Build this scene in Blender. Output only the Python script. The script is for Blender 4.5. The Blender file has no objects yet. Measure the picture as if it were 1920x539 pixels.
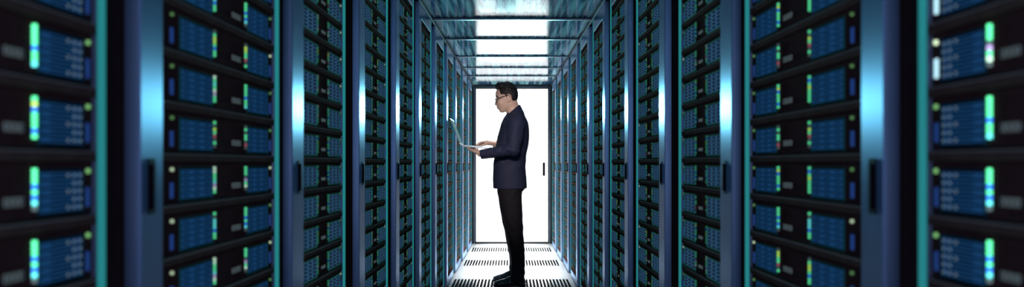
import bpy, bmesh, math, random
import numpy as np
from mathutils import Vector, Matrix

# ------------------------------------------------------------------ camera, world, lights, exposure
S = bpy.context.scene
COL = S.collection
FPX = 1190.0                      # focal length in pixels of the 1920 px wide frame
CAMZ = 1.0                        # eye height
HOR = 307.0                       # image row of the horizon
cam_d = bpy.data.cameras.new('camera')
cam = bpy.data.objects.new('camera', cam_d)
COL.objects.link(cam)
cam.location = (0, 0, CAMZ)
cam.rotation_euler = (math.radians(90), 0, 0)
cam_d.sensor_width = 36
cam_d.lens = FPX / 1920 * 36
cam_d.shift_y = (HOR - 269.5) / 1920
cam_d.clip_start = 0.02
cam_d.dof.use_dof = True
cam_d.dof.focus_distance = 4.2
cam_d.dof.aperture_fstop = 2.1
S.camera = cam

S.view_settings.view_transform = 'Standard'
S.view_settings.look = 'None'
S.view_settings.gamma = 1.0
S.view_settings.exposure = 0.0
S.view_settings.use_curve_mapping = False
S.cycles.use_denoising = True
S.cycles.max_bounces = 8
S.cycles.sample_clamp_indirect = 4.0

w = bpy.data.worlds.new('world')
S.world = w
w.use_nodes = True
w.node_tree.nodes['Background'].inputs[0].default_value = (0.15, 0.17, 0.36, 1)
w.node_tree.nodes['Background'].inputs[1].default_value = 1.0


def area(name, loc, direction, sx, sy, power, color, spread=180):
    d = bpy.data.lights.new(name, 'AREA')
    d.shape = 'RECTANGLE'
    d.size, d.size_y = sx, sy
    d.energy = power
    d.color = color
    d.spread = math.radians(spread)
    o = bpy.data.objects.new(name, d)
    COL.objects.link(o)
    o.location = loc
    o.rotation_euler = Vector(direction).to_track_quat('-Z', 'Y').to_euler()
    return o


# added lights without fixtures: post highlights, white floor, the man, fill from behind the camera
area('post_highlight_light', (0, 7.70, 1.66), (0, -1, -0.04), 0.80, 0.20, 10.5, (0.30, 0.88, 1.0), 22)  # added before the far door to put cyan highlights on the rack posts
area('floor_fill_light', (0, 6.55, 1.93), (0, 0, -1), 0.28, 2.3, 40.0, (0.92, 0.98, 1.0), 32)  # added unseen light that whitens the far floor
_d = bpy.data.lights.new('man_fill_spot', 'SPOT')  # added fill, aimed at the man to brighten face and suit
_d.energy = 150
_d.color = (1.0, 0.94, 0.90)
_d.spot_size = math.radians(34)
_d.spot_blend = 0.6
_d.shadow_soft_size = 0.10
_o = bpy.data.objects.new('man_fill_spot', _d)
COL.objects.link(_o)
_o.scale = (0.6, 1, 1)
_o.location = (-0.12, 3.0, 1.90)
_o.rotation_euler = (Vector((-0.02, 5.28, 1.05)) - _o.location).to_track_quat('-Z', 'Y').to_euler()
area('fill_behind_camera', (0, -1.6, 1.2), (0, 1, 0), 1.0, 1.6, 10.0, (0.66, 0.62, 0.86))  # added soft fill for the faces turned to the camera

# ------------------------------------------------------------------ materials


def mat(name, color=(0.5, 0.5, 0.5), rough=0.5, metal=0.0, emit=None, estr=1.0, spec=0.5, aniso=0.0, coat=0.0):
    m = bpy.data.materials.new(name)
    m.use_nodes = True
    b = m.node_tree.nodes['Principled BSDF']
    b.inputs['Base Color'].default_value = (*color, 1)
    b.inputs['Roughness'].default_value = rough
    b.inputs['Metallic'].default_value = metal
    b.inputs['Specular IOR Level'].default_value = spec
    b.inputs['Anisotropic'].default_value = aniso
    b.inputs['Coat Weight'].default_value = coat
    if emit:
        b.inputs['Emission Color'].default_value = (*emit, 1)
        b.inputs['Emission Strength'].default_value = estr
    return m


def add_noise(m, scale, c0, c1, vec_scale=(1, 1, 1), bump=0.0, dist=0.01, detail=3):
    nt = m.node_tree
    b = nt.nodes['Principled BSDF']
    tc = nt.nodes.new('ShaderNodeTexCoord')
    mp = nt.nodes.new('ShaderNodeMapping')
    mp.inputs['Scale'].default_value = vec_scale
    nz = nt.nodes.new('ShaderNodeTexNoise')
    nz.inputs['Scale'].default_value = scale
    nz.inputs['Detail'].default_value = detail
    nt.links.new(tc.outputs['Object'], mp.inputs[0])
    nt.links.new(mp.outputs[0], nz.inputs['Vector'])
    if c0 is not None:
        cr = nt.nodes.new('ShaderNodeValToRGB')
        cr.color_ramp.elements[0].position = 0.3
        cr.color_ramp.elements[1].position = 0.7
        cr.color_ramp.elements[0].color = (*c0, 1)
        cr.color_ramp.elements[1].color = (*c1, 1)
        nt.links.new(nz.outputs['Fac'], cr.inputs[0])
        nt.links.new(cr.outputs[0], b.inputs['Base Color'])
    if bump:
        bp = nt.nodes.new('ShaderNodeBump')
        bp.inputs['Strength'].default_value = bump
        bp.inputs['Distance'].default_value = dist
        nt.links.new(nz.outputs['Fac'], bp.inputs['Height'])
        nt.links.new(bp.outputs[0], b.inputs['Normal'])
    return m


M = {}
M['stile'] = add_noise(mat('brushed_blue_steel', (0.30, 0.42, 0.62), 0.38, 0.95), 6,
                       (0.26, 0.42, 0.66), (0.31, 0.48, 0.73), (1, 60, 1))
_b = M['stile'].node_tree.nodes['Principled BSDF']
_b.inputs['Anisotropic'].default_value = 0.75
_t = M['stile'].node_tree.nodes.new('ShaderNodeTangent')
_t.direction_type = 'RADIAL'
_t.axis = 'Z'
M['stile'].node_tree.links.new(_t.outputs[0], _b.inputs['Tangent'])
M['rail'] = add_noise(mat('rail_blue_steel', (0.12, 0.16, 0.26), 0.6, 0.1, spec=0.1), 9, (0.030, 0.034, 0.075), (0.038, 0.043, 0.09))
M['handle'] = mat('handle_black', (0.012, 0.008, 0.014), 0.6, spec=0.05)
M['cabinet'] = add_noise(mat('cabinet_black', (0.02, 0.014, 0.016), 0.6, spec=0.0), 8, (0.075, 0.034, 0.032), (0.09, 0.044, 0.042))
M['top_rail'] = add_noise(mat('dark_navy_steel', (0.03, 0.035, 0.07), 0.6, spec=0.1), 9, (0.022, 0.025, 0.055), (0.03, 0.034, 0.07))
M['teal'] = mat('teal_light_strip', (0.02, 0.12, 0.13), 0.4, emit=(0.035, 0.42, 0.44), estr=0.48, spec=0.0)
M['shelf'] = add_noise(mat('shelf_edge_grey', (0.12, 0.10, 0.10), 0.5, spec=0.0), 20, (0.11, 0.065, 0.052), (0.15, 0.090, 0.072))
M['shelf_line'] = mat('shelf_line_grey', (0.42, 0.36, 0.33), 0.6, spec=0.0)
M['chassis'] = add_noise(mat('server_black', (0.02, 0.016, 0.017), 0.6, spec=0.0), 30, (0.085, 0.040, 0.036), (0.10, 0.050, 0.046))
for cls_, st_ in (('', 0.34), ('mid_', 0.34), ('far_', 0.75)):  # drives get an added blue glow in place of reflected light
    M['bay_' + cls_] = add_noise(mat('drive_blue_glow', (0.05, 0.22, 0.42), 0.3, 0.0, emit=(0.035, 0.10, 0.19) if cls_ == 'far_' else (0.014, 0.090, 0.25), estr=st_, spec=0.0), 25,
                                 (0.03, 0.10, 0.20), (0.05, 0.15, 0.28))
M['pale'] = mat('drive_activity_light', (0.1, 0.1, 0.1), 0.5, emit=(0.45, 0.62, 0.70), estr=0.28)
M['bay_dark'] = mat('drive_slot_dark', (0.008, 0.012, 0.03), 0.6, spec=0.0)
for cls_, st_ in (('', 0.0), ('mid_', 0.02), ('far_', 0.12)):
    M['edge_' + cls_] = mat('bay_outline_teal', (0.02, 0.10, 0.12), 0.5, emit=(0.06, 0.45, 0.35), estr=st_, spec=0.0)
M['badge'] = mat('badge_silver', (0.20, 0.23, 0.23), 0.4, 0.0, emit=(0.5, 0.65, 0.62), estr=0.08, spec=0.0)
M['trace'] = mat('thin_grey_trim', (0.06, 0.065, 0.07), 0.6, spec=0.0)
M['button'] = mat('button_blue', (0.04, 0.1, 0.35), 0.4, emit=(0.04, 0.12, 0.45), estr=0.25, spec=0.0)
M['button_lit'] = mat('button_pale_lit', (0.3, 0.5, 0.6), 0.4, emit=(0.45, 0.75, 0.85), estr=1.4)
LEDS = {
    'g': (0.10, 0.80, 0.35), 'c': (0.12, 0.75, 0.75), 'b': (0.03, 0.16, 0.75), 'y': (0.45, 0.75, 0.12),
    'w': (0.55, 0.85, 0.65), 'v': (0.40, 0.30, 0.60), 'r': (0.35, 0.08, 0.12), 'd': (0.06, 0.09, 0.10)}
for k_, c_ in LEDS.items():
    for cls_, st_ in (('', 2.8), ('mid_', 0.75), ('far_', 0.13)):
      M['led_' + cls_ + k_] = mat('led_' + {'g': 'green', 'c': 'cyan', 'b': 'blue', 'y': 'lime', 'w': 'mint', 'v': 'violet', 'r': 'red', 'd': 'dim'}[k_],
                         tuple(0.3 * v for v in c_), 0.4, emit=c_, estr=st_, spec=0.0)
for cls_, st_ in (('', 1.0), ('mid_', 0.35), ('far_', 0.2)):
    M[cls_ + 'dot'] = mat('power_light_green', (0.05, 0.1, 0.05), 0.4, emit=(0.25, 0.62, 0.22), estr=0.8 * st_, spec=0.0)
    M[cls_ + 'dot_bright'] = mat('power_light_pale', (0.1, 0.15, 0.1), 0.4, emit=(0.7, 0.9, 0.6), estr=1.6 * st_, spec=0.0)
M['beam'] = add_noise(mat('beam_blue_steel', (0.05, 0.07, 0.13), 0.4, 0.6), 9, (0.12, 0.16, 0.21), (0.15, 0.20, 0.25))
M['frame'] = add_noise(mat('door_frame_dark', (0.03, 0.025, 0.03), 0.4, 0.4), 9, (0.026, 0.022, 0.026), (0.04, 0.035, 0.04))
M['frame_blue'] = mat('door_header_blue_grey', (0.14, 0.24, 0.32), 0.35, 0.7)
M['door'] = add_noise(mat('frosted_backlit_glass', (0.9, 0.9, 0.9), 0.5, emit=(1.0, 0.995, 0.985), estr=1.6), 2,
                      (0.88, 0.9, 0.9), (0.94, 0.94, 0.93))
M['wall'] = mat('wall_dark', (0.05, 0.05, 0.06), 0.7)
M['plenum'] = mat('plenum_black', (0.004, 0.004, 0.005), 0.8)
M['floor'] = add_noise(mat('floor_tile_white', (0.9, 0.92, 0.92), 0.16, 0.0), 4, (0.88, 0.91, 0.91), (0.94, 0.94, 0.94))
M['suit'] = add_noise(mat('suit_navy_wool', (0.016, 0.018, 0.045), 0.75, spec=0.3), 60, (0.014, 0.015, 0.040), (0.020, 0.022, 0.052),
                      bump=0.15, dist=0.002)
M['trousers'] = add_noise(mat('trousers_black_wool', (0.009, 0.006, 0.010), 0.8, spec=0.25), 60, (0.008, 0.005, 0.009), (0.012, 0.008, 0.012),
                          bump=0.15, dist=0.002)
M['shirt'] = mat('shirt_pale_blue', (0.36, 0.44, 0.75), 0.7)
M['skin'] = add_noise(mat('skin', (0.60, 0.37, 0.28), 0.5), 14, (0.56, 0.34, 0.26), (0.64, 0.40, 0.31))
M['lip'] = mat('lip', (0.42, 0.18, 0.16), 0.45)
M['hair'] = add_noise(mat('hair_dark_brown', (0.012, 0.007, 0.008), 0.55, spec=0.25), 70, (0.010, 0.006, 0.007), (0.022, 0.013, 0.013), (3, 3, 0.6),
                      bump=0.4, dist=0.004)
M['eye_white'] = mat('eye_white', (0.75, 0.75, 0.73), 0.3)
M['iris'] = mat('iris_dark', (0.02, 0.012, 0.01), 0.2)
M['glasses'] = mat('glasses_black', (0.01, 0.008, 0.01), 0.5, spec=0.25)
M['lens'] = mat('lens_clear', (0.95, 0.97, 1.0), 0.05)
M['lens'].node_tree.nodes['Principled BSDF'].inputs['Transmission Weight'].default_value = 1.0
M['shoe'] = mat('shoe_polished_black', (0.014, 0.018, 0.030), 0.18, coat=0.6)
M['sole'] = mat('sole_black', (0.01, 0.01, 0.014), 0.6)
M['alu'] = mat('laptop_aluminium', (0.62, 0.66, 0.68), 0.35, 0.7)
M['key'] = mat('laptop_keys_dark', (0.03, 0.03, 0.035), 0.5)
M['screen'] = mat('laptop_screen', (0.05, 0.10, 0.11), 0.6, emit=(0.22, 0.40, 0.40), estr=0.55, spec=0.0)

# polished ceiling: fine ripples run across the aisle, so it mirrors what stands below as long vertical streaks
m = mat('ceiling_polished_panel', (0.34, 0.66, 0.84), 0.07, 0.0)
m.node_tree.nodes['Principled BSDF'].inputs['IOR'].default_value = 1.65
nt = m.node_tree
b = nt.nodes['Principled BSDF']
tc = nt.nodes.new('ShaderNodeTexCoord')
mp = nt.nodes.new('ShaderNodeMapping')
mp.inputs['Scale'].default_value = (14, 60, 1)
nz = nt.nodes.new('ShaderNodeTexNoise')
nz.inputs['Scale'].default_value = 4.0
nz.inputs['Detail'].default_value = 4
bp = nt.nodes.new('ShaderNodeBump')
bp.inputs['Strength'].default_value = 0.14
bp.inputs['Distance'].default_value = 0.002
nt.links.new(tc.outputs['Object'], mp.inputs[0])
nt.links.new(mp.outputs[0], nz.inputs['Vector'])
nt.links.new(nz.outputs['Fac'], bp.inputs['Height'])
nt.links.new(bp.outputs[0], b.inputs['Normal'])
mp2 = nt.nodes.new('ShaderNodeMapping')  # reflection streaks painted into the base colour, dark blue to cyan
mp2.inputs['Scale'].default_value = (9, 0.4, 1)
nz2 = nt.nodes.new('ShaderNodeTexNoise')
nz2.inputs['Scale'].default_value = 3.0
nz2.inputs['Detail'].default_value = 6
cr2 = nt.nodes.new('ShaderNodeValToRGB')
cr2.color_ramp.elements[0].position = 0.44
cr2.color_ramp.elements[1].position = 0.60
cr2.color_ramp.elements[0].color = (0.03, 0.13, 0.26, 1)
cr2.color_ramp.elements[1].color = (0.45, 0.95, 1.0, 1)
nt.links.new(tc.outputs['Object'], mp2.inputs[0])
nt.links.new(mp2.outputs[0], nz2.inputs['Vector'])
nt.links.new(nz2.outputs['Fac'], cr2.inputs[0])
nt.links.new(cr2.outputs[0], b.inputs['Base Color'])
M['ceiling'] = m

# ------------------------------------------------------------------ mesh helpers


class MB:
    """collects shapes with materials into one mesh"""

    def __init__(self):
        self.bm = bmesh.new()
        self.mats = []

    def mi(self, mt):
        if mt not in self.mats:
            self.mats.append(mt)
        return self.mats.index(mt)

    def box(self, x0, x1, y0, y1, z0, z1, mt, bev=0.0):
        x0, x1 = min(x0, x1), max(x0, x1)
        r = bmesh.ops.create_cube(self.bm, size=1.0)
        vs = r['verts']
        for v in vs:
            v.co = Vector((x0 if v.co.x < 0 else x1, y0 if v.co.y < 0 else y1, z0 if v.co.z < 0 else z1))
        fs = list({f for v in vs for f in v.link_faces})
        if bev:
            es = list({e for v in vs for e in v.link_edges})
            r2 = bmesh.ops.bevel(self.bm, geom=es, offset=bev, segments=1, affect='EDGES', profile=0.5)
            fs = list({f for f in fs if f.is_valid} | set(r2['faces']))
        i = self.mi(mt)
        for f in fs:
            f.material_index = i

    def cyl(self, p0, p1, r0, r1, mt, n=12):
        p0, p1 = Vector(p0), Vector(p1)
        d = p1 - p0
        mx = Matrix.Translation((p0 + p1) / 2) @ d.to_track_quat('Z', 'Y').to_matrix().to_4x4()
        r = bmesh.ops.create_cone(self.bm, cap_ends=True, segments=n, radius1=r0, radius2=r1, depth=d.length, matrix=mx)
        i = self.mi(mt)
        for f in {f for v in r['verts'] for f in v.link_faces}:
            f.material_index = i

    def quad(self, pts, mt):
        vs = [self.bm.verts.new(p) for p in pts]
        f = self.bm.faces.new(vs)
        f.material_index = self.mi(mt)

    def mesh(self, name):
        bmesh.ops.recalc_face_normals(self.bm, faces=self.bm.faces[:])
        me = bpy.data.meshes.new(name)
        self.bm.to_mesh(me)
        for mt in self.mats:
            me.materials.append(mt)
        self.bm.free()
        return me


def link(name, me, parent=None, loc=(0, 0, 0), rz=0.0):
    o = bpy.data.objects.new(name, me)
    COL.objects.link(o)
    o.location = loc
    o.rotation_euler = (0, 0, rz)
    if parent is not None:
        o.parent = parent
    return o


def tag(o, label=None, cat=None, group=None, kind=None):
    if label:
        o['label'] = label
    if cat:
        o['category'] = cat
    if group:
        o['group'] = group
    if kind:
        o['kind'] = kind
    return o


# ------------------------------------------------------------------ room
W0, K = 0.600, 18.0 / FPX         # the two rows close in slightly: face of the row at x = W0 - K*y
ANG = math.atan(K)
H_CEIL = 1.985
Y_END = 7.90
PITCH = 0.685
Y0 = 0.9986                       # near edge of the door of rack 0


def wall_x(y):
    return W0 - K * y


# floor: white raised floor, rows of slots cut through it
mb = MB()
yn = 4.955
rows = []
for i in range(-7, 4):
    a_ = {0: 5.09, 1: 6.19, 2: 7.18}.get(i, 5.09 + 1.05 * i)
    b_ = {0: 5.48, 1: 6.58, 2: 7.56}.get(i, a_ + 0.39)
    if b_ < 7.8:
        rows.append((a_, b_))
ycur = -2.2
XW = 0.75
for a_, b_ in rows:
    mb.box(-XW, XW, ycur, a_, -0.004, 0, M['floor'])
    edge = wall_x((a_ + b_) / 2) - 0.028
    n = 34
    p = 2 * edge / n
    mb.box(-XW, -edge, a_, b_, -0.004, 0, M['floor'])
    mb.box(edge, XW, a_, b_, -0.004, 0, M['floor'])
    for j in range(n):
        x0 = -edge + j * p
        mb.box(x0 + p * 0.58, x0 + p, a_, b_, -0.004, 0, M['floor'])
    ycur = b_
mb.box(-XW, XW, ycur, 8.2, -0.004, 0, M['floor'])
tag(link('floor', mb.mesh('floor')), kind='structure')
mb = MB()
mb.box(-2, 2, -2.2, 8.2, -0.35, -0.30, M['plenum'])
mb.box(-0.80, -0.76, -2.2, 8.2, -0.30, -0.001, M['plenum'])
mb.box(0.76, 0.80, -2.2, 8.2, -0.30, -0.001, M['plenum'])
mb.box(-0.76, 0.76, -2.24, -2.2, -0.30, -0.001, M['plenum'])
mb.box(-0.76, 0.76, 8.2, 8.24, -0.30, -0.001, M['plenum'])
tag(link('floor_void', mb.mesh('floor_void')), kind='structure')

# ceiling, beams across it and the rails above the two rows
mb = MB()
mb.box(-0.70, 0.70, -1.2, Y_END + 0.1, H_CEIL, H_CEIL + 0.02, M['ceiling'])
tag(link('ceiling', mb.mesh('ceiling')), kind='structure')
n_trim = 1
for yb, hh in ((1.55, .030), (2.24, .030), (2.92, .030), (3.61, .030), (4.29, .030), (4.98, .028), (5.80, .026), (6.48, .024), (7.10, .024)):
    mb = MB()
    xb = wall_x(yb) + 0.0
    mb.box(-xb, xb, yb - 0.016, yb + 0.016, H_CEIL - hh * 0.5, H_CEIL - 0.001, M['beam'], 0.003)
    tag(link('trim_%d' % n_trim, mb.mesh('trim')), kind='structure')
    n_trim += 1

# end wall and door
XD = 0.448
YD = 7.93
mb = MB()
mb.box(-1.6, -XD - 0.05, YD + 0.01, YD + 0.08, 0, 2.1, M['wall'])
mb.box(XD + 0.05, 1.6, YD + 0.01, YD + 0.08, 0, 2.1, M['wall'])
mb.box(-XD - 0.05, XD + 0.05, YD + 0.01, YD + 0.08, 2.0, 2.1, M['wall'])
tag(link('wall_far', mb.mesh('wall_far')), kind='structure')
door = tag(link('door_1', None, loc=(0, YD, 0)), kind='structure')
mb = MB()
mb.box(-XD, XD, 0.0, 0.02, 0.012, 1.945, M['door'])
link('panel', mb.mesh('panel'), door)
mb = MB()
for s in (-1, 1):
    mb.box(s * XD, s * (XD + 0.05), -0.03, 0.05, 0, 1.985, M['frame'], 0.003)
    mb.box(s * (XD + 0.016), s * (XD + 0.026), -0.034, -0.029, 0, 1.95, M['frame_blue'])
mb.box(-XD, XD, -0.02, 0.05, 1.932, 1.950, M['frame'], 0.002)
mb.box(-XD, XD, -0.03, 0.05, 1.951, 1.985, M['frame_blue'], 0.002)
mb.box(-XD, XD, -0.03, 0.05, 0.0, 0.022, M['frame'], 0.002)
link('frame', mb.mesh('frame'), door)
mb = MB()
mb.box(0.383, 0.412, -0.03, 0.0, 0.845, 1.013, M['handle'], 0.003)
link('handle', mb.mesh('handle'), door)

# ------------------------------------------------------------------ server racks
ROWP = 0.0900
ZSLAT = 1.018
NROW = 19                          # rows k = -9 .. 9
DOOR_L = 0.573


def rack_meshes(s, compact=False):
    """s = -1 for the left row, +1 for the right row; x = s*a goes away from the aisle, y runs along the row"""
    D = {}
    y0, y1 = (-0.022, 0.455) if compact else (0.0, 0.5505)     # post start and end of the opening
    mb = MB()
    c = M['cabinet']
    mb.box(s * 0.028, s * 0.85, 0.004, 0.022, 0.0, 1.97, c)
    mb.box(s * 0.028, s * 0.85, 0.663, 0.681, 0.0, 1.97, c)
    mb.box(s * 0.83, s * 0.85, 0.022, 0.663, 0.0, 1.97, c)
    mb.box(s * 0.028, s * 0.85, 0.022, 0.663, 1.92, 1.97, c)
    mb.box(s * 0.028, s * 0.85, 0.022, 0.663, 0.0, 0.04, c)
    mb.box(s * 0.028, s * 0.045, 0.022, 0.066, 0.04, 1.92, c)
    mb.box(s * 0.028, s * 0.045, y1 + 0.002, 0.663, 0.04, 1.92, c)
    mb.box(s * 0.030, s * 0.034, 0.612, 0.618, 0.04, 1.92, M['shelf'])
    D['cabinet'] = mb.mesh('cabinet')
    mb = MB()
    f = M['stile']
    mb.box(0, s * 0.027, y0, 0.065, 0.015, 1.955, f, 0.0025)
    mb.box(0, s * 0.027, 0.065, y1, 0.015, 0.070, M['rail'], 0.0015)
    mb.box(0, s * 0.027, 0.065, y1, 1.868, 1.955, M['rail'], 0.0015)
    mb.box(s * 0.004, s * 0.027, y1, y1 + 0.0225, 0.015, 1.955, c, 0.0015)
    mb.box(s * 0.006, s * 0.027, 0.066, y1, 0.070, 0.118, c)
    mb.box(s * 0.006, s * 0.027, 0.066, y1, 1.832, 1.868, c)
    D['door'] = mb.mesh('door')
    mb = MB()
    mb.box(s * -0.0015, s * 0.003, 0.020, 0.040, 0.918, 1.008, M['handle'], 0.001)
    mb.box(s * -0.006, s * -0.001, 0.026, 0.034, 0.925, 1.0, M['handle'], 0.0015)
    D['handle'] = mb.mesh('handle')
    mb = MB()
    mb.box(s * -0.0005, s * 0.0038, y1 + 0.0025, y1 + 0.0205, 0.02, 1.95, M['teal'], 0.001)
    D['light_strip'] = mb.mesh('light_strip')
    mb = MB()
    mb.box(s * -0.004, s * 0.85, 0.0, PITCH, 1.957, 1.984, M['top_rail'], 0.002)
    D['top_panel'] = mb.mesh('top_panel')
    mb = MB()
    mb.box(s * 0.003, s * 0.12, 0.068, y1 - 0.001, 0, 0.0155, M['shelf'], 0.0025)
    mb.box(s * 0.002, s * 0.004, 0.068, y1 - 0.001, 0.0125, 0.0140, M['shelf_line'])
    D['shelf'] = mb.mesh('shelf')
    return D


def bay(mb, s, y0, y1, cls=''):
    z0, z1 = -0.070, -0.010
    mb.box(s * 0.008, s * 0.06, y0, y1, z0, z1, M['bay_dark'])
    for z in (z0, z1 - 0.0016):
        mb.box(s * 0.0055, s * 0.0085, y0, y1, z, z + 0.0016, M['edge_' + cls])
    for y in (y0, y1 - 0.0022):
        mb.box(s * 0.0055, s * 0.0085, y, y + 0.0022, z0, z1, M['edge_' + cls])
    nc, nr = (1 if cls == '' else 3), 5
    if cls == '':
        out = y0 < 0.3
        for j in range(nr):
            for q in range(2 if j % 2 else 3):
                a = (y0 + 0.008 + q * 0.016) if out else (y1 - 0.012 - q * 0.016)
                h = z0 + 0.003 + (j + 0.35) * (z1 - z0 - 0.006) / nr
                mb.box(s * 0.0052, s * 0.0062, a, a + 0.004, h, h + 0.0035, M['pale'])
    cw = (y1 - y0 - 0.006) / nc
    rh = (z1 - z0 - 0.006) / nr
    for i in range(nc):
        for j in range(nr):
            a = y0 + 0.003 + i * cw
            h = z0 + 0.003 + j * rh
            mb.box(s * 0.0068, s * 0.0085, a + 0.0006, a + cw - 0.0006, h + 0.0012, h + rh - 0.0012, M['bay_' + cls])
            if cls == 'far_':
                mb.box(s * 0.0060, s * 0.0070, a + cw * 0.18, a + cw * 0.82, h + rh * 0.28, h + rh * 0.72, M['bay_dark'])
            else:
                mb.box(s * 0.0060, s * 0.0070, a + cw * 0.25, a + cw * 0.75, h + rh * 0.40, h + rh * 0.60, M['bay_dark'])


def led_col(mb, s, yc, pat, cls=''):
    h = 0.0535 / len(pat)
    for i, ch in enumerate(pat):
        zt = -0.009 - i * h
        mb.box(s * 0.0042, s * 0.0085, yc - 0.0018, yc + 0.0018, zt - h * 0.82, zt, M['led_' + cls + ch])


def server_parts(s, pa, pb, dots, cls=''):
    """dictionary of (name, builder) for one server; z = 0 is the underside of its shelf above"""
    P = []

    def part(name, fn, label=None):
        P.append((name, fn, label))

    def chassis(mb):
        mb.box(s * 0.0085, s * 0.60, 0.070, 0.5485, -0.0728, -0.0005, M['chassis'], 0.001)
        mb.box(s * 0.0075, s * 0.0087, 0.262, 0.392, -0.0525, -0.0505, M['trace'])
        mb.box(s * 0.0075, s * 0.0087, 0.090, 0.540, -0.0722, -0.0710, M['trace'])
    if cls == 'far_':
        def chassis_c(mb):
            mb.box(s * 0.0085, s * 0.60, 0.068, 0.4535, -0.0728, -0.0005, M['chassis'], 0.001)
            mb.box(s * 0.0075, s * 0.0087, 0.210, 0.297, -0.0525, -0.0505, M['trace'])
            mb.box(s * 0.0075, s * 0.0087, 0.075, 0.450, -0.0722, -0.0710, M['trace'])

        def badge_c(mb):
            for i in range(4):
                y = 0.243 + i * 0.0095
                mb.box(s * 0.0060, s * 0.0087, y, y + 0.0075, -0.0545, -0.0450, M['badge'], 0.001)
        part('chassis', chassis_c)
        part('drive_bay', lambda mb: bay(mb, s, 0.0760, 0.1980, cls))
        part('drive_bay', lambda mb: bay(mb, s, 0.3110, 0.4330, cls))
        part('status_light_column', lambda mb: led_col(mb, s, 0.2025, pa, cls))
        part('status_light_column', lambda mb: led_col(mb, s, 0.3065, pb, cls))
        part('badge', badge_c)
        part('power_light', lambda mb: mb.cyl((s * 0.005, 0.4435, -0.013), (s * 0.009, 0.4435, -0.013), 0.0032, 0.0032, M[cls + dots[1]], 10))
        part('button', lambda mb: mb.box(s * 0.006, s * 0.009, 0.440, 0.447, -0.063, -0.036, M['button'], 0.0006))
        return P
    part('chassis', chassis)
    part('drive_bay', lambda mb: bay(mb, s, 0.1276, 0.2476, cls))
    part('drive_bay', lambda mb: bay(mb, s, 0.4050, 0.5190, cls))
    part('status_light_column', lambda mb: led_col(mb, s, 0.2545, pa, cls))
    part('status_light_column', lambda mb: led_col(mb, s, 0.3965, pb, cls))

    def badge(mb):
        for i in range(4):
            y = 0.333 + i * 0.0105
            mb.box(s * 0.0060, s * 0.0087, y, y + 0.0085, -0.0545, -0.0435, M['badge'], 0.001)
            mb.box(s * 0.0058, s * 0.0062, y + 0.0025, y + 0.006, -0.0512, -0.0468, M['trace'])
    part('badge', badge)
    part('power_light', lambda mb: mb.cyl((s * 0.005, 0.103, -0.013), (s * 0.009, 0.103, -0.013), 0.0032, 0.0032, M[cls + dots[0]], 10))
    part('power_light', lambda mb: mb.cyl((s * 0.005, 0.533, -0.013), (s * 0.009, 0.533, -0.013), 0.0032, 0.0032, M[cls + dots[1]], 10))
    part('button', lambda mb: mb.box(s * 0.006, s * 0.009, 0.099, 0.107, -0.063, -0.036, M[dots[2]], 0.0006))
    part('button', lambda mb: mb.box(s * 0.006, s * 0.009, 0.529, 0.537, -0.063, -0.036, M[dots[3] if cls == '' else 'button'], 0.0006))
    return P


VARIANTS = [
    ('mint-lit', 'wgcgwvgg', 'ggggbggc', ('dot', 'dot', 'button', 'button')),
    ('green-lit', 'gbgygggg', 'gybgggbg', ('dot', 'dot', 'button', 'button')),
    ('cyan-lit', 'gdcccbgg', 'gggbgbcd', ('dot_bright', 'dot', 'button', 'button')),
    ('lime-lit', 'dgyygbgg', 'dyyggrdg', ('dot', 'dot_bright', 'button', 'button')),
    ('pale-lit', 'wwggcvwg', 'gggdvgwd', ('dot_bright', 'dot_bright', 'button', 'button_lit')),
    ('dimly lit', 'gdygrdgd', 'dgdggdrd', ('dot', 'dot', 'button', 'button')),
]
SRV = {}
for s in (-1, 1):
    for vi, (word, pa, pb, dots) in enumerate(VARIANTS):
        for cls in ('', 'mid_', 'far_'):
            parts = []
            for nm, fn, lb in server_parts(s, pa, pb, dots, cls):
                mb = MB()
                fn(mb)
                parts.append((nm, mb.mesh(nm), lb))
            mb = MB()
            for nm, fn, lb in server_parts(s, pa, pb, dots, cls):
                fn(mb)
            SRV[(s, vi, cls)] = (parts, mb.mesh('rack_server'))

ORD = ['', 'first', 'second', 'third', 'fourth', 'fifth', 'sixth', 'seventh', 'eighth', 'ninth', 'tenth', 'eleventh', 'twelfth',
       'thirteenth', 'fourteenth', 'fifteenth', 'sixteenth', 'seventeenth', 'eighteenth', 'nineteenth', 'twentieth']
RM = {(s, q): rack_meshes(s, q) for s in (-1, 1) for q in (False, True)}
random.seed(7)
pending = []                       # (size in view, side, rack index, row, in view)
RACKI = range(-2, 10)


NARROW = 0.72                     # the racks nearest the viewer are a narrower model


def place(s, k):
    y = Y0 + k * PITCH
    if k < 0:
        y = 0.5045 + (k + 1) * PITCH * NARROW
    return (s * wall_x(y), y, 0.0), s * ANG


def width(k):
    return (1, NARROW if k < 0 else 1, 1)


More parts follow.
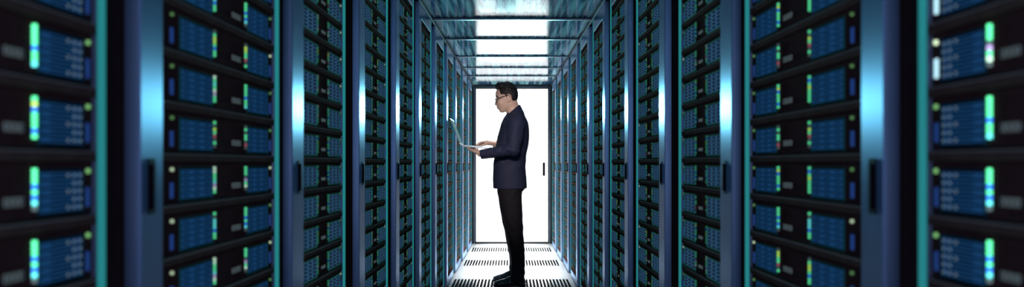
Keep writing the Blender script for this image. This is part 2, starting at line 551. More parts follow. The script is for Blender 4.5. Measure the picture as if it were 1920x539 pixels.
for s in (-1, 1):
    side = 'left' if s < 0 else 'right'
    for k in RACKI:
        loc, rz = place(s, k)
        r = link('server_rack', None, loc=loc, rz=rz)
        r.scale = width(k)
        if k == -2:
            tag(r, 'black server rack in the %s row, beside the viewer and outside the picture' % side, 'server rack', 'server racks along the aisle')
        else:
            extra = {-1: 'cut by the picture edge', 9: 'right beside the white door'}.get(k, 'with blue steel door post')
            tag(r, 'black server rack, %s from the viewer in the %s row, %s' % (ORD[k + 2], side, extra), 'server rack', 'server racks along the aisle')
        D = RM[(s, k >= 1)]
        link('cabinet', D['cabinet'], r)
        dr = link('door', D['door'], r)
        tag(dr, 'blue steel framed door')
        hd = link('handle', D['handle'], dr)
        tag(hd, 'black slot-shaped door handle')
        ls = link('light_strip', D['light_strip'], dr)
        tag(ls, 'glowing teal light strip')
        link('top_panel', D['top_panel'], r)
        for row in range(-9, 10):
            link('shelf', D['shelf'], r, loc=(0, 0, ZSLAT - 0.0155 + row * ROWP))
        link('shelf', D['shelf'], r, loc=(0, 0, ZSLAT - 0.0155 - 10 * ROWP))
        # rows of servers
        ya, yb_ = y_mid = (max(loc[1] + 0.10, 0.80), max(loc[1], loc[1] + 0.54 * width(k)[1]))
        vis = []
        for row in range(-9, 10):
            ztop = ZSLAT - 0.0155 + row * ROWP
            zc = ztop - 0.037
            yy = max(yb_, 0.81)
            py = HOR - (zc - CAMZ) * FPX / yy
            inview = k >= -1 and -22 < py < 539 + 18
            pending.append((1.0 / (0.3 + abs(loc[1])) if inview else 0, s, k, row, inview))

view = [p for p in pending if p[4]]
view.sort(key=lambda p: (-p[0], abs(p[3] - 1)))
chosen = set((p[1], p[2], p[3]) for p in view[:300])
vis_by_rack = {}
for p in view:
    vis_by_rack.setdefault((p[1], p[2]), []).append(p[3])
rest = {-1: [], 1: []}
rnd = random.Random(11)
last = None
for (_, s, k, row, inview) in pending:
    loc, rz = place(s, k)
    vi = rnd.choice([v for v in range(len(VARIANTS)) if v != last])
    if k == -1 and s == 1:
        vi = {3: 4, 2: 4, 1: 0, 0: 2, -1: 2, -2: 3}.get(row, vi)
    if k == -1 and s == -1:
        vi = {3: 0, 2: 0, 1: 1, 0: 2, -1: 2, -2: 3}.get(row, vi)
    last = vi
    zt = ZSLAT - 0.0155 + row * ROWP
    if (s, k, row) not in chosen:
        rest[s].append((loc, rz, vi, zt, k))
        continue
    side = 'left' if s < 0 else 'right'
    rank = sorted(vis_by_rack[(s, k)], reverse=True).index(row) + 1
    lab = '%s server, %s in view from the top, %s rack along the %s row' % (VARIANTS[vi][0], ORD[rank], ORD[k + 2], side)
    grp = 'servers stacked in the racks'
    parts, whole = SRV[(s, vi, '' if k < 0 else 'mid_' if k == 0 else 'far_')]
    # the root stands at the foot of the server's own body
    if k <= 3:
        o = link('rack_server', None, loc=(loc[0], loc[1], zt), rz=rz)
        for nm, me, lb in parts:
            link(nm, me, o)
    else:
        o = link('rack_server', whole, loc=(loc[0], loc[1], zt), rz=rz)
    o.scale = width(k)
    tag(o, lab, 'server', grp)

for s in (-1, 1):
    bm = bmesh.new()
    base_mats = []
    for v in range(len(VARIANTS)):
        for c_ in ('mid_', 'far_'):
            for mt in SRV[(s, v, c_)][1].materials:
                if mt not in base_mats:
                    base_mats.append(mt)
    me = bpy.data.meshes.new('rack_servers')
    for loc, rz, vi, zt, k in rest[s]:
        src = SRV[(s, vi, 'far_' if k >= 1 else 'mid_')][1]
        n0 = len(bm.faces)
        nv = len(bm.verts)
        bm.from_mesh(src)
        bm.verts.ensure_lookup_table()
        bm.faces.ensure_lookup_table()
        mx = Matrix.Translation((loc[0], loc[1], zt)) @ Matrix.Rotation(rz, 4, 'Z') @ Matrix.Diagonal((*width(k), 1))
        bmesh.ops.transform(bm, matrix=mx, verts=bm.verts[nv:])
        idx = [base_mats.index(mt) for mt in src.materials]
        for f in bm.faces[n0:]:
            f.material_index = idx[f.material_index]
    bm.to_mesh(me)
    bm.free()
    for mt in base_mats:
        me.materials.append(mt)
    tag(link('rack_server', me), 'remaining servers of the %s row, tiny in the last racks by the white door' % ('left' if s < 0 else 'right'),
        'server', 'servers stacked in the racks', 'stuff')

# ------------------------------------------------------------------ person: signed distance shapes meshed with surface nets
YP = 5.28


def P(px, py, dy=0.0):
    Z = YP + dy
    return np.array([(px - 960) * Z / FPX, dy, CAMZ - (py - HOR) * Z / FPX])


class SDF:
    def __init__(self, lo, hi, h):
        self.lo = np.array(lo, float)
        self.h = h
        self.n = np.ceil((np.array(hi) - self.lo) / h).astype(int) + 1
        self.D = np.full(self.n, 0.2, np.float32)

    def win(self, lo, hi):
        a = np.clip(np.floor((np.array(lo) - self.lo) / self.h).astype(int), 0, self.n - 1)
        b = np.clip(np.ceil((np.array(hi) - self.lo) / self.h).astype(int) + 1, 1, self.n)
        g = [(self.lo[i] + self.h * np.arange(a[i], b[i])).astype(np.float32) for i in range(3)]
        X, Y, Z = np.meshgrid(*g, indexing='ij')
        return (slice(a[0], b[0]), slice(a[1], b[1]), slice(a[2], b[2])), X, Y, Z

    def comb(self, sl, d, k, op='u'):
        A = self.D[sl]
        d = d.astype(np.float32)
        if op == 'u':
            if k > 0:
                hh = np.clip(0.5 + 0.5 * (A - d) / k, 0, 1)
                self.D[sl] = A * (1 - hh) + d * hh - k * hh * (1 - hh)
            else:
                self.D[sl] = np.minimum(A, d)
        elif op == 's':                       # carve d away
            if k > 0:
                hh = np.clip(0.5 - 0.5 * (A + d) / k, 0, 1)
                self.D[sl] = A * (1 - hh) - d * hh + k * hh * (1 - hh)
            else:
                self.D[sl] = np.maximum(A, -d)
        return self

    def cone(self, p, q, r0, r1, k=0.01, op='u', sc=(1, 1, 1)):
        """tapered capsule"""
        p, q = np.array(p, float), np.array(q, float)
        m_ = max(r0, r1) * max(sc) + 0.05 + k
        sl, X, Y, Z = self.win(np.minimum(p, q) - m_, np.maximum(p, q) + m_)
        d = q - p
        L2 = max((d / np.array(sc) ** 1 @ (d / np.array(sc))), 1e-9)
        ds = d / np.array(sc)
        ax, ay, az = (X - p[0]) / sc[0], (Y - p[1]) / sc[1], (Z - p[2]) / sc[2]
        t = np.clip((ax * ds[0] + ay * ds[1] + az * ds[2]) / L2, 0, 1)
        dd = np.sqrt((ax - t * ds[0]) ** 2 + (ay - t * ds[1]) ** 2 + (az - t * ds[2]) ** 2) - (r0 + (r1 - r0) * t)
        return self.comb(sl, dd * min(sc), k, op)

    def ell(self, c, r, k=0.01, op='u', ry=0.0):
        """ellipsoid, tilted by ry about the y axis"""
        c, r = np.array(c, float), np.array(r, float)
        m_ = max(r) + 0.05 + k
        sl, X, Y, Z = self.win(c - m_, c + m_)
        x, y, z = X - c[0], Y - c[1], Z - c[2]
        if ry:
            ca, sa = math.cos(ry), math.sin(ry)
            x, z = ca * x - sa * z, sa * x + ca * z
        q = np.sqrt((x / r[0]) ** 2 + (y / r[1]) ** 2 + (z / r[2]) ** 2)
        q2 = np.sqrt((x / r[0] ** 2) ** 2 + (y / r[1] ** 2) ** 2 + (z / r[2] ** 2) ** 2) + 1e-6
        return self.comb(sl, q * (q - 1) / q2, k, op)

    def loft(self, rows, k=0.01, op='u', pw=2.3):
        """rows of (z, cx, cy, rx, ry), bottom to top"""
        R = np.array(sorted([list(map(float, r)) for r in rows]))
        lo = [min(R[:, 1] - R[:, 3]) - 0.06, min(R[:, 2] - R[:, 4]) - 0.06, R[0, 0] - 0.06]
        hi = [max(R[:, 1] + R[:, 3]) + 0.06, max(R[:, 2] + R[:, 4]) + 0.06, R[-1, 0] + 0.06]
        sl, X, Y, Z = self.win(lo, hi)
        zz = Z[0, 0]
        # smooth interpolation of the rows
        fine = np.linspace(R[0, 0], R[-1, 0], 80)
        out = []
        for j in range(1, 5):
            v = np.interp(fine, R[:, 0], R[:, j])
            vp = np.pad(v, 4, mode='edge')
            v = np.convolve(vp, np.ones(9) / 9, 'valid')
            out.append(np.interp(zz, fine, v)[None, None, :])
        cx, cy, rx, ry = out
        u, v = np.abs(X - cx) / rx, np.abs(Y - cy) / ry
        q = (u ** pw + v ** pw) ** (1 / pw)
        d = (q - 1) * np.minimum(rx, ry)
        dz = np.maximum(R[0, 0] - Z, Z - R[-1, 0])
        d = np.maximum(d, dz)
        return self.comb(sl, d, k, op)

    def field(self, fn, lo=None, hi=None):
        lo = self.lo if lo is None else lo
        hi = self.lo + self.h * self.n if hi is None else hi
        sl, X, Y, Z = self.win(lo, hi)
        self.D[sl] = fn(self.D[sl], X, Y, Z)
        return self

    def mesh(self, name, mats, smooth=2, pick=None):
        D = self.D
        D[0], D[-1], D[:, 0], D[:, -1], D[:, :, 0], D[:, :, -1] = 1, 1, 1, 1, 1, 1
        ins = D < 0
        nx, ny, nz = D.shape
        cnt = np.zeros((nx - 1, ny - 1, nz - 1), np.int8)
        for i in (0, 1):
            for j in (0, 1):
                for k in (0, 1):
                    cnt += ins[i:nx - 1 + i, j:ny - 1 + j, k:nz - 1 + k]
        act = np.argwhere((cnt > 0) & (cnt < 8))
        idx = np.full((nx - 1, ny - 1, nz - 1), -1, np.int32)
        idx[act[:, 0], act[:, 1], act[:, 2]] = np.arange(len(act))
        acc = np.zeros((len(act), 3))
        num = np.zeros(len(act))
        corners = [(i, j, k) for i in (0, 1) for j in (0, 1) for k in (0, 1)]
        for a in corners:
            for ax in range(3):
                if a[ax] == 0:
                    b = list(a)
                    b[ax] = 1
                    da = D[act[:, 0] + a[0], act[:, 1] + a[1], act[:, 2] + a[2]]
                    db = D[act[:, 0] + b[0], act[:, 1] + b[1], act[:, 2] + b[2]]
                    cr = (da < 0) != (db < 0)
                    t = np.where(cr, da / np.where(cr, da - db, 1), 0)
                    pt = np.tile(np.array(a, float), (len(act), 1))
                    pt[:, ax] += t
                    acc += pt * cr[:, None]
                    num += cr
        V = self.lo + self.h * (act + acc / num[:, None])
        F = []
        for ax in range(3):
            o1, o2 = (ax + 1) % 3, (ax + 2) % 3
            s0 = [slice(None)] * 3
            s1 = [slice(None)] * 3
            s0[ax] = slice(0, D.shape[ax] - 1)
            s1[ax] = slice(1, D.shape[ax])
            A, B = ins[tuple(s0)], ins[tuple(s1)]
            e = np.argwhere(A != B)
            e = e[(e[:, o1] > 0) & (e[:, o2] > 0)]
            fl = A[e[:, 0], e[:, 1], e[:, 2]]
            q = []
            for (u, v) in ((1, 1), (0, 1), (0, 0), (1, 0)):
                c = e.copy()
                c[:, o1] -= u
                c[:, o2] -= v
                c[:, 0] = np.minimum(c[:, 0], nx - 2)
                c[:, 1] = np.minimum(c[:, 1], ny - 2)
                c[:, 2] = np.minimum(c[:, 2], nz - 2)
                q.append(idx[c[:, 0], c[:, 1], c[:, 2]])
            q = np.stack(q, 1)
            q[~fl] = q[~fl][:, ::-1]
            F.append(q)
        F = np.concatenate(F)
        F = F[(F >= 0).all(1)]
        # Laplacian smoothing
        for _ in range(smooth):
            s_ = np.zeros_like(V)
            c_ = np.zeros(len(V))
            for i in range(4):
                a, b = F[:, i], F[:, (i + 1) % 4]
                np.add.at(s_, a, V[b])
                np.add.at(s_, b, V[a])
                np.add.at(c_, a, 1)
                np.add.at(c_, b, 1)
            V = 0.5 * V + 0.5 * s_ / np.maximum(c_, 1)[:, None]
        me = bpy.data.meshes.new(name)
        me.vertices.add(len(V))
        me.vertices.foreach_set('co', V.astype(np.float32).ravel())
        me.loops.add(len(F) * 4)
        me.loops.foreach_set('vertex_index', F.astype(np.int32).ravel())
        me.polygons.add(len(F))
        me.polygons.foreach_set('loop_start', np.arange(0, len(F) * 4, 4, dtype=np.int32))
        me.polygons.foreach_set('loop_total', np.full(len(F), 4, np.int32))
        me.polygons.foreach_set('use_smooth', np.ones(len(F), bool))
        for mt in mats:
            me.materials.append(mt)
        if pick is not None:
            me.polygons.foreach_set('material_index', pick(V[F].mean(1)).astype(np.int32))
        me.update(calc_edges=True)
        me.validate()
        return me


person = tag(link('person', None, loc=(0, YP, 0)), 'man in navy suit and glasses standing in the aisle with an open laptop', 'person')

# --- skin body, one continuous surface
B = SDF((-0.42, -0.36, -0.0), (0.20, 0.36, 1.72), 0.0038)
# skull and face
B.ell(P(950.5, 176.5), (0.083, 0.073, 0.094), 0.0)
B.ell(P(945.5, 175.5), (0.073, 0.060, 0.046), 0.015)
B.ell(P(944.5, 189.5), (0.062, 0.062, 0.086), 0.025, ry=math.radians(14))
B.cone(P(956, 195, -.040), P(943.5, 206.5, -.014), 0.024, 0.017, 0.020)
B.cone(P(956, 195, .040), P(943.5, 206.5, .014), 0.024, 0.017, 0.020)
B.ell(P(940.8, 208), (0.020, 0.020, 0.015), 0.010)                       # chin
B.cone(P(932.6, 185.5), P(929.8, 195.4), 0.0080, 0.0110, 0.006)          # nose
B.cone(P(934.0, 179), P(932.8, 187), 0.012, 0.009, 0.010)
B.ell(P(932.8, 195.8, -.010), (0.009, 0.007, 0.006), 0.006)
B.ell(P(932.8, 195.8, .010), (0.009, 0.007, 0.006), 0.006)
B.ell(P(933.4, 201.4), (0.011, 0.022, 0.0058), 0.004)                    # lips
B.ell(P(934.6, 204.4), (0.011, 0.019, 0.0058), 0.003)
for s in (-1, 1):
    B.cone(P(931.5, 180.5, s * .012), P(935, 180.5, s * .045), 0.009, 0.008, 0.012)   # brow
    B.ell(P(934.2, 185.5, s * .032), (0.013, 0.016, 0.009), 0.008, 's')               # eye socket
    B.ell(P(939, 193, s * .040), (0.022, 0.018, 0.020), 0.015)                        # cheek
    B.ell(P(954.5, 184.5, s * .074), (0.015, 0.009, 0.029), 0.006, ry=math.radians(-8))     # ear
    B.ell(P(953.6, 183.5, s * .083), (0.008, 0.006, 0.016), 0.004, 's')
    B.ell(P(953.3, 190.5, s * .072), (0.008, 0.007, 0.009), 0.005)
# neck, trunk, arms and legs inside the clothes
B.cone(P(958.5, 193), P(965, 219), 0.052, 0.060, 0.022)
B.loft([(P(0, 330)[2], P(956, 0)[0], 0, .10, .14), (P(0, 290)[2], P(957, 0)[0], 0, .095, .13), (P(0, 250)[2], P(966, 0)[0], 0, .095, .145),
        (P(0, 228)[2], P(968, 0)[0], 0, .075, .14), (P(0, 216)[2], P(966, 0)[0], 0, .05, .07)], 0.03)
B.cone(P(957, 330), P(956, 365), 0.12, 0.10, 0.03)
SHN, ELN, WRN = P(968, 236, -.185), P(962, 280, -.235), P(900, 289.5, -.155)
SHF, ELF, WRF = P(968, 236, .185), P(957, 285, .225), P(926, 269.5, .075)
for a_, e_, w_ in ((SHN, ELN, WRN), (SHF, ELF, WRF)):
    B.cone(a_, e_, 0.045, 0.036, 0.02)
    B.cone(e_, w_, 0.035, 0.022, 0.012)
for s, hx, kx, ax, ay in ((-1, 957, 965, 971, 524), (1, 955, 961, 966, 515)):
    dyf = -.13 if s < 0 else .105
    B.cone(P(hx, 360, s * .085), P(kx, 440, s * .10), 0.075, 0.050, 0.02)
    B.cone(P(kx, 440, s * .10), P(ax, ay, dyf), 0.050, 0.032, 0.02)
    B.cone(P(ax, ay, dyf), P(ax - 26, ay + 8, dyf), 0.030, 0.018, 0.02)


def hand(S_, wr, kn, tips, thumb, r=0.0085, width=None):
    """wrist, four knuckles, list of (mid joint, tip) and the thumb's joints"""
    c = sum(kn) / 4
    for q in kn:
        S_.cone(wr, q, 0.017, 0.0115, 0.010)
    for i, (q, (m1, m2, t)) in enumerate(zip(kn, tips)):
        rr = r * (0.95, 1.0, 0.97, 0.82)[i]
        S_.cone(q, m1, rr * 1.08, rr, 0.002)
        S_.cone(m1, m2, rr, rr * 0.94, 0.001)
        S_.cone(m2, t, rr * 0.94, rr * 0.78, 0.001)
    a_, b_, d_ = thumb
    S_.cone(wr + (a_ - wr) * 0.3, a_, 0.016, 0.0140, 0.012)
    S_.cone(a_, b_, 0.0115, 0.0098, 0.003)
    S_.cone(b_, d_, 0.0098, 0.0080, 0.001)


# far (right) hand typing, knuckles up, fingers curled down onto the keys
KEYZ = 0.0
kn, tips = [], []
for i in range(4):
    dy = 0.020 + 0.021 * i
    kn.append(P(911.5 + 0.9 * abs(i - 1), 266.2 + 0.7 * i, dy))
    rch = (0, -2.2, -1.0, 3.0)[i]
    m1 = P(903.0 + rch, 266.8 + i * .7, dy - .003)
    m2 = P(897.5 + rch, 270.6 + i * .4, dy - .004)
    t = P(895.0 + rch, 274.2, dy - .005)
    tips.append((m1, m2, t))
hand(B, WRF, kn, tips, (P(914, 269.6, .018), P(907.5, 271.6, .000), P(902, 273.6, -.008)))
# near (left) hand under the base, palm up, fingers reaching away across the underside
kn, tips = [], []
for i in range(4):
    px = 880.0 + i * 4.6
    kn.append(P(px, 282.4 + i * .7, -.092))
    dx = (-1.5, -.7, .1, .9)[i]
    L = (0.92, 1.0, 0.95, 0.78)[i]
    tips.append((P(px + dx, 281.3 + i * .55, -.092 + .040 * L), P(px + dx * 1.5, 280.4 + i * .5, -.092 + .065 * L),
                 P(px + dx * 1.7, 279.8 + i * .5, -.092 + .088 * L)))
UP = np.array([0, 0, 0.0095])
kn = [q + UP for q in kn]
tips = [tuple(q + UP for q in t3) for t3 in tips]
hand(B, WRN + np.array([0, 0, 0.008]), kn, tips, (P(889, 284.0, -.150), P(882, 281.0, -.166), P(877.0, 278.6, -.168)))


def pick_skin(c):
    a = P(935, 202.6)
    return (((c[:, 0] - a[0]) / 0.013) ** 2 + (c[:, 1] / 0.021) ** 2 + ((c[:, 2] - a[2]) / 0.009) ** 2 < 1).astype(int)


link('body', B.mesh('body', [M['skin'], M['lip']], 1, pick_skin), person)
del B

# --- hair
Hr = SDF((-0.17, -0.10, 1.50), (0.07, 0.10, 1.72), 0.0028)
Hr.ell(P(951.0, 175.8), (0.089, 0.079, 0.100), 0.0)
Hr.ell(P(941, 163), (0.055, 0.060, 0.036), 0.015, ry=math.radians(16))
Hr.cone(P(932.5, 164.0, -.03), P(932.5, 164.0, .03), 0.019, 0.019, 0.012)
Hr.ell(P(962, 181), (0.036, 0.068, 0.055), 0.02)
LX = [920, 927, 930, 933, 936.5, 937.5, 939, 947, 950, 951, 953, 958.5, 960, 962, 975]
LY = [165, 167, 168.5, 168.5, 169.5, 174.5, 178.5, 179.2, 185.0, 178.6, 177.6, 180, 189.5, 191.5, 192.5]
lx = np.array([P(x, 0)[0] for x in LX])
lz = np.array([P(0, y)[2] for y in LY])


def hairline(D, X, Y, Z):
    zl = np.interp(X, lx, lz)
    # locks: fine combed-back ripples
    rip = 0.0010 * np.sin(Z * 260 + X * 120 + np.sin(Y * 60) * 1.5) + 0.0006 * np.sin(X * 160 + Y * 90)
    return np.maximum(D + rip, (zl - Z) * 0.55)


Hr.field(hairline)
link('hair', Hr.mesh('hair', [M['hair']], 1), person)

# --- jacket
J = SDF((-0.34, -0.38, 0.74), (0.22, 0.38, 1.50), 0.0040)


def row(py, xa, xb, ry, dy=0.0):
    c = (xa + xb) / 2
    return (P(0, py)[2], P(c, 0)[0], dy, (xb - xa) / 2 * YP / FPX, ry)


J.loft([row(353.5, 925.0, 988.0, .178), row(340, 924.0, 987.8, .175), row(320, 924.5, 985.5, .166), row(300, 926.0, 985.8, .158),
        row(285, 929, 988.0, .158), row(270, 932, 991.5, .168), row(250, 936, 993, .178), row(236, 941, 991.5, .182),
        row(225, 946.5, 988.5, .165), row(217, 950.5, 984, .115), row(210, 953, 979.5, .080), row(203, 957.5, 976.5, .062)], 0.0)
J.cone(P(969, 214, -.075), P(969, 226, -.170), 0.035, 0.046, 0.03)
J.cone(P(969, 214, .075), P(969, 226, .170), 0.035, 0.046, 0.03)
J.cone(P(961.5, 204.5), P(965.5, 217), 0.070, 0.080, 0.008)
CUN = WRN + (ELN - WRN) * 0.03 + np.array([0, 0, -0.003])
J.cone(P(968.5, 234, -.182), (P(968.5, 234, -.182) + ELN) / 2, 0.068, 0.062, 0.03)
J.cone((P(968.5, 234, -.182) + ELN) / 2, ELN + np.array([0.002, 0, -0.004]), 0.062, 0.050, 0.02)
J.cone(ELN + np.array([0.002, 0, -0.004]), CUN, 0.050, 0.0375, 0.016)
J.cone(P(968.5, 234, .182), ELF, 0.066, 0.050, 0.03)
CUF = WRF + (ELF - WRF) * 0.10
J.cone(ELF, CUF, 0.048, 0.034, 0.016)


def cuts(D, X, Y, Z):
    # open cuffs: trim the rounded sleeve ends square and hollow them
    for w_, e_, c_ in ((WRN, ELN, CUN), (WRF, ELF, CUF)):
        d = (e_ - w_) / np.linalg.norm(e_ - w_)
        t = (X - c_[0]) * d[0] + (Y - c_[1]) * d[1] + (Z - c_[2]) * d[2]
        r = np.sqrt(np.maximum((X - c_[0]) ** 2 + (Y - c_[1]) ** 2 + (Z - c_[2]) ** 2 - t * t, 0))
        near = r < 0.08
        D = np.where(near & (t < 0.06), np.maximum(D, -t), D)
        D = np.where(near & (t < 0.02), np.maximum(D, 0.029 - r), D)
    # neck opening
    n0, n1 = P(957.0, 196), P(965, 222)
    d = (n1 - n0) / np.linalg.norm(n1 - n0)
    t = (X - n0[0]) * d[0] + (Y - n0[1]) * d[1] + (Z - n0[2]) * d[2]
    r = np.sqrt(np.maximum((X - n0[0]) ** 2 + (Y - n0[1]) ** 2 + (Z - n0[2]) ** 2 - t * t, 0))
    D = np.where(t < 0.12, np.maximum(D, 0.060 - r), D)
    # collar edge, from the nape down to the throat
    c0 = P(953, 215.5)
    D = np.where(np.abs(Y) < 0.11, np.maximum(D, (-(X - c0[0]) * 0.668 + (Z - c0[2]) * 0.744)), D)
    # front V between the lapels: from the collar to the button
    v0, v1 = P(951, 211), P(929, 286)
    tt = np.clip((Z - v1[2]) / (v0[2] - v1[2]), 0, 1)
    halfw = 0.006 + 0.062 * tt
    surf_x = np.interp(Z, [v1[2], v0[2]], [v1[0], v0[0]])
    vcut = np.maximum(np.abs(Y) - halfw, X - (surf_x + 0.020))
    vcut = np.maximum(vcut, np.maximum(v1[2] - Z, Z - v0[2] - 0.03))
    D = np.maximum(D, -vcut)
    # front slit under the button
    sl_ = np.maximum(np.abs(Y) - 0.004, np.maximum(Z - v1[2], X - (P(936, 0)[0])))
    D = np.maximum(D, -sl_)
    # folds on the elbows, back and waist
    f = 0.0028 * np.sin((X * 0.6 + Z) * 120 + Y * 25) * np.exp(-((X - ELN[0] + .03) ** 2 + (Z - ELN[2]) ** 2) / 0.004)
    f += 0.0035 * np.sin((X * 1.1 - Z * 0.5) * 85) * np.exp(-((X + .10) ** 2 + (Z - 1.10) ** 2) / 0.008)
    f += 0.0022 * np.sin((X * 0.5 - Z) * 60 + Y * 12) * np.exp(-((Z - 1.03) ** 2) / 0.006)
    f += 0.0020 * np.sin((X - Z * 0.3) * 75) * np.exp(-((Z - 1.28) ** 2) / 0.008)
    D = D + f
    return D


J.field(cuts)
jk = link('jacket', J.mesh('jacket', [M['suit']], 1), person)
del J
# lapels, collar and buttons of the jacket
lap = MB()
for s in (-1, 1):
    pts_o = [P(954.5, 212, s * .070), P(949.5, 222, s * .090), P(943.5, 233, s * .088), P(946.5, 238, s * .094), P(936.5, 256, s * .062), P(929.5, 286, s * .010)]
    pts_i = [P(952.5, 212, s * .046), P(945.5, 222, s * .050), P(940.5, 233, s * .040), P(939.5, 238, s * .036), P(934.2, 256, s * .020), P(928.6, 286, s * .002)]
    for i in range(5):
        for off in (0.0,):
            a, b_, c, d = pts_o[i], pts_o[i + 1], pts_i[i + 1], pts_i[i]
            th = np.array([-0.005, 0, 0.001])
            top = [p + th for p in (a, b_, c, d)]
            bot = [p for p in (a, b_, c, d)]
            lap.quad(top, M['suit'])
            lap.quad(bot[::-1], M['suit'])
            lap.quad([top[0], bot[0], bot[1], top[1]], M['suit'])
            lap.quad([top[2], bot[2], bot[3], top[3]], M['suit'])
link('lapels', lap.mesh('lapels'), jk)
for i, c in enumerate([P(905.5, 293.5, -.158), P(909.5, 293.0, -.161), P(913.5, 292.5, -.164)]):
    bt = MB()
    bt.cyl(c + np.array([0, -0.030, -0.004]), c + np.array([0, -0.036, -0.005]), 0.0055, 0.0045, M['handle'], 10)
    link('button', bt.mesh('button'), jk)
bt = MB()
bt.cyl(P(928.5, 288, -.008), P(927.2, 288, -.008), 0.009, 0.008, M['handle'], 12)
link('button', bt.mesh('button'), jk)

# --- shirt: chest front and collar, cuffs
Sh = SDF((-0.20, -0.14, 1.05), (0.09, 0.14, 1.50), 0.0035)
Sh.loft([row(290, 930, 975, .10), row(260, 936, 980, .12), row(235, 943.5, 980, .12), row(222, 949, 980, .09), row(214, 952.5, 976, .066)], 0.0)
Sh.cone(P(961.5, 206.5), P(964.5, 214), 0.064, 0.068, 0.006)


def shirt_cut(D, X, Y, Z):
    n0, n1 = P(958.5, 193), P(965, 219)
    d = (n1 - n0) / np.linalg.norm(n1 - n0)
    t = (X - n0[0]) * d[0] + (Y - n0[1]) * d[1] + (Z - n0[2]) * d[2]
    r = np.sqrt(np.maximum((X - n0[0]) ** 2 + (Y - n0[1]) ** 2 + (Z - n0[2]) ** 2 - t * t, 0))
    D = np.maximum(D, 0.0585 - r)
    c0 = P(953, 215.5)
    D = np.maximum(D, (-(X - c0[0]) * 0.668 + (Z - c0[2]) * 0.744) + 0.002)
    return D


Sh.field(shirt_cut)
link('shirt', Sh.mesh('shirt', [M['shirt']], 1), person)
del Sh

# --- trousers
T = SDF((-0.18, -0.26, 0.0), (0.16, 0.24, 0.93), 0.0040)


def lrow(py, xa, xb, ry, dy):
    Z = YP + dy
    c = (xa + xb) / 2
    return (CAMZ - (py - HOR) * Z / FPX, (c - 960) * Z / FPX, dy, (xb - xa) / 2 * Z / FPX, ry)


T.loft([lrow(528.5, 956.5, 984.0, .058, -.130), lrow(515, 956.5, 984.3, .058, -.128), lrow(488, 958.5, 984.8, .060, -.12), lrow(460, 953, 983, .066, -.11),
        lrow(436, 949, 981.2, .073, -.10), lrow(400, 940.5, 979.8, .086, -.09), lrow(353, 932.0, 977.5, .095, -.08), lrow(335, 931, 979, .095, -.075)], 0.0)
T.loft([lrow(519, 953.2, 979, .056, .105), lrow(505, 954.5, 979, .056, .103), lrow(488, 956.0, 980, .058, .10), lrow(460, 950.5, 979, .064, .10),
        lrow(436, 946.2, 978, .072, .095), lrow(400, 938.5, 977, .085, .09), lrow(353, 931.5, 976.5, .095, .08), lrow(335, 931, 979, .095, .075)], 0.012)
T.ell(P(968, 345), (0.085, 0.15, 0.075), 0.03)


def tfold(D, X, Y, Z):
    f = 0.0035 * np.sin(Z * 95 + X * 70 + np.sign(Y) * 1.0) * np.exp(-((Z - 0.10) ** 2) / 0.006)
    f += 0.0022 * np.sin(Z * 60 + X * 80) * np.exp(-((Z - 0.47) ** 2) / 0.01)
    f += 0.0022 * np.sin(Z * 50 - X * 90) * np.exp(-((Z - 0.78) ** 2) / 0.006)
    return D + f


T.field(tfold)
link('trousers', T.mesh('trousers', [M['trousers']], 1), person)
del T

# --- shoes
for s, dyf, x0, x1 in ((-1, -.130, 926.0, 986.0), (1, .105, 924.8, 979.0)):
    Z = YP + dyf
    k = Z / FPX
    xa, xb = (x0 - 960) * k, (x1 - 960) * k
    L = xb - xa
    A = SDF((xa - 0.03, dyf - 0.08, -0.01), (xb + 0.03, dyf + 0.08, 0.14), 0.0026)

    def pt(t, z, y=0.0):
        return np.array([xa + t * L, dyf + y, z])
    A.cone(pt(.86, .034), pt(.80, .060), 0.036, 0.033, 0.012)
    A.cone(pt(.80, .050), pt(.50, .046), 0.034, 0.033, 0.015)
    A.cone(pt(.50, .040), pt(.22, .028, -.004), 0.036, 0.029, 0.015, sc=(1, 1.22, 1))
    A.ell(pt(.15, .026, -.004), (0.040, 0.041, 0.022), 0.012)
    A.cone(pt(.62, .070), pt(.82, .085), 0.026, 0.032, 0.02)
    A.field(lambda D, X, Y, Zz: np.maximum(D, 0.013 - Zz))
    sh = tag(link('shoe', A.mesh('shoe', [M['shoe']], 1), person), 'polished black shoe on the %s foot' % ('near' if s < 0 else 'far'))
    Q = SDF((xa - 0.03, dyf - 0.08, -0.012), (xb + 0.03, dyf + 0.08, 0.04), 0.0026)
    Q.cone(pt(.86, .012), pt(.60, .012), 0.038, 0.031, 0.01)
    Q.cone(pt(.60, .012), pt(.25, .012, -.004), 0.031, 0.040, 0.01)
    Q.ell(pt(.17, .012, -.004), (0.049, 0.044, 0.03), 0.01)

    def heel(D, X, Y, Zz, xa=xa, L=L):
        D = np.maximum(D, np.maximum(Zz - 0.017, 0.001 - Zz))
        t = (X - xa) / L
        arch = np.where((t > 0.48) & (t < 0.72), 0.009, 0.0)
        return np.maximum(D, arch - Zz)
    Q.field(heel)
    link('sole', Q.mesh('sole', [M['sole']], 0), sh)
    lc = MB()
    for i in range(4):
        t = 0.40 + i * 0.055
        z = 0.073 + i * 0.0065
        lc.cyl(pt(t, z, -.019), pt(t + .02, z + .001, .019), 0.0026, 0.0026, M['sole'], 8)
    link('laces', lc.mesh('laces'), sh)

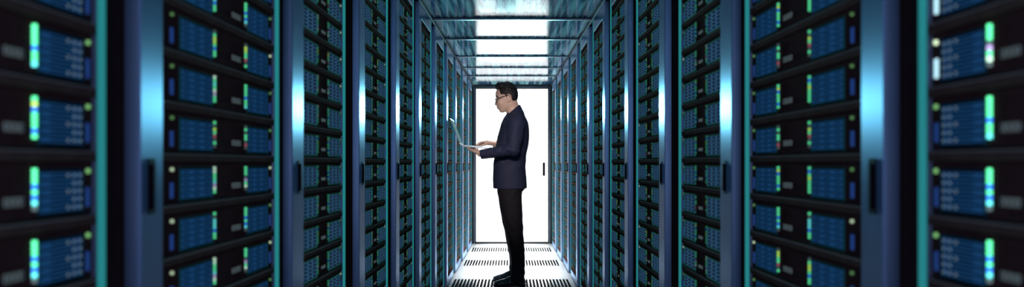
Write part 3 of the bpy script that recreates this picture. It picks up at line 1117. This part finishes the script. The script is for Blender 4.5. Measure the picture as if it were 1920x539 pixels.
# --- eyes and glasses
for s in (-1, 1):
    e = MB()
    for i in range(4):
        ya, yb2 = 0.014 + i * 0.010, 0.014 + (i + 1) * 0.010
        hx = (930.4, 930.6, 931.2, 932.4, 934.4)
        hz = (182.0, 180.9, 180.2, 180.4, 181.8)
        e.cyl(P(hx[i], hz[i], s * ya), P(hx[i + 1], hz[i + 1], s * yb2), 0.0034, 0.0034, M['hair'], 8)
    link('eyebrow', e.mesh('eyebrow'), person)
for s in (-1, 1):
    e = MB()
    bmesh.ops.create_uvsphere(e.bm, u_segments=16, v_segments=10, radius=0.0105, matrix=Matrix.Translation(Vector(P(935.6, 185.6, s * .031))))
    e.mi(M['eye_white'])
    e.mi(M['iris'])
    c = P(935.6, 185.6, s * .031)
    for f in e.bm.faces:
        f.smooth = True
        if f.calc_center_median().x < c[0] - 0.0092:
            f.material_index = 1
    link('eye', e.mesh('eye'), person)
gl = link('glasses', None, person)
tag(gl, 'black-framed glasses')
g = MB()
tilt = math.radians(20)
for s in (-1, 1):
    c = Vector(P(929.6, 189.0, s * .033))
    n = 20
    ring = []
    for i in range(n):
        a = 2 * math.pi * i / n
        uy = math.copysign(abs(math.cos(a)) ** 0.7, math.cos(a)) * 0.027
        uz = math.copysign(abs(math.sin(a)) ** 0.7, math.sin(a)) * 0.018
        ring.append(c + Vector((uz * math.sin(tilt) * -1 + abs(uy + s * 0.0) * 0.06, uy, uz * math.cos(tilt))))
    for i in range(n):
        g.cyl(ring[i], ring[(i + 1) % n], 0.0026, 0.0026, M['glasses'], 6)
    lens = MB()
    lens.quad([r + Vector((0.0005, 0, 0)) for r in ring], M['lens'])
    r_ = bmesh.ops.extrude_face_region(lens.bm, geom=lens.bm.faces[:])
    bmesh.ops.translate(lens.bm, vec=(0.0012, 0, 0), verts=[v for v in r_['geom'] if isinstance(v, bmesh.types.BMVert)])
    link('lens', lens.mesh('lens'), gl)
    g.cyl(P(929.2, 186.8, s * .060), P(932.0, 185.6, s * .073), 0.0035, 0.0035, M['glasses'], 6)
    g.cyl(P(932.0, 185.6, s * .073), P(952.5, 177.8, s * .080), 0.0036, 0.0028, M['glasses'], 6)
    g.cyl(P(952.5, 177.8, s * .080), P(957.0, 182.5, s * .078), 0.0028, 0.0022, M['glasses'], 6)
g.cyl(P(930.2, 186.8, -.008), P(930.2, 186.8, .008), 0.003, 0.003, M['glasses'], 6)
link('frame', g.mesh('frame'), gl)

# ------------------------------------------------------------------ laptop
hin, fro = P(866.5, 273.2, 0), P(920.5, 278.3, 0)
bl = np.linalg.norm(fro - hin)
ang = math.atan2(fro[2] - hin[2], fro[0] - hin[0])
lt = tag(link('laptop', None, loc=(hin[0], YP, hin[2])), 'thin silver laptop held open on the hands of the man in the suit', 'laptop')
lt.rotation_euler = (0, -ang, 0)
mb = MB()
mb.box(0, bl, -.150, .150, -0.008, 0.004, M['alu'], 0.002)
mb.box(bl * .62, bl * .95, -.05, .05, 0.0038, 0.0046, M['trace'])
bs = link('base', mb.mesh('base'), lt)
mb = MB()
for i in range(5):
    for j in range(13):
        mb.box(bl * .12 + i * .022, bl * .12 + i * .022 + .018, -.138 + j * .0213, -.138 + j * .0213 + .018, 0.004, 0.0062, M['key'])
link('keyboard', mb.mesh('keyboard'), bs)
top = P(847.5, 224.5, 0)
sl_ = np.linalg.norm(top - hin)
la = math.atan2(top[2] - hin[2], top[0] - hin[0]) - ang
lid = link('lid', None, lt)
lid.rotation_euler = (0, -la, 0)
mb = MB()
mb.box(0.004, sl_, -.150, .150, 0.0, 0.006, M['alu'], 0.0015)
link('shell', mb.mesh('shell'), lid)
mb = MB()
mb.box(0.016, sl_ - 0.008, -.142, .142, -0.0012, 0.0002, M['screen'])
link('screen', mb.mesh('screen'), lid)
mb = MB()
mb.cyl((0, -.12, 0.003), (0, .12, 0.003), 0.0055, 0.0055, M['key'], 12)
link('hinge', mb.mesh('hinge'), lt)
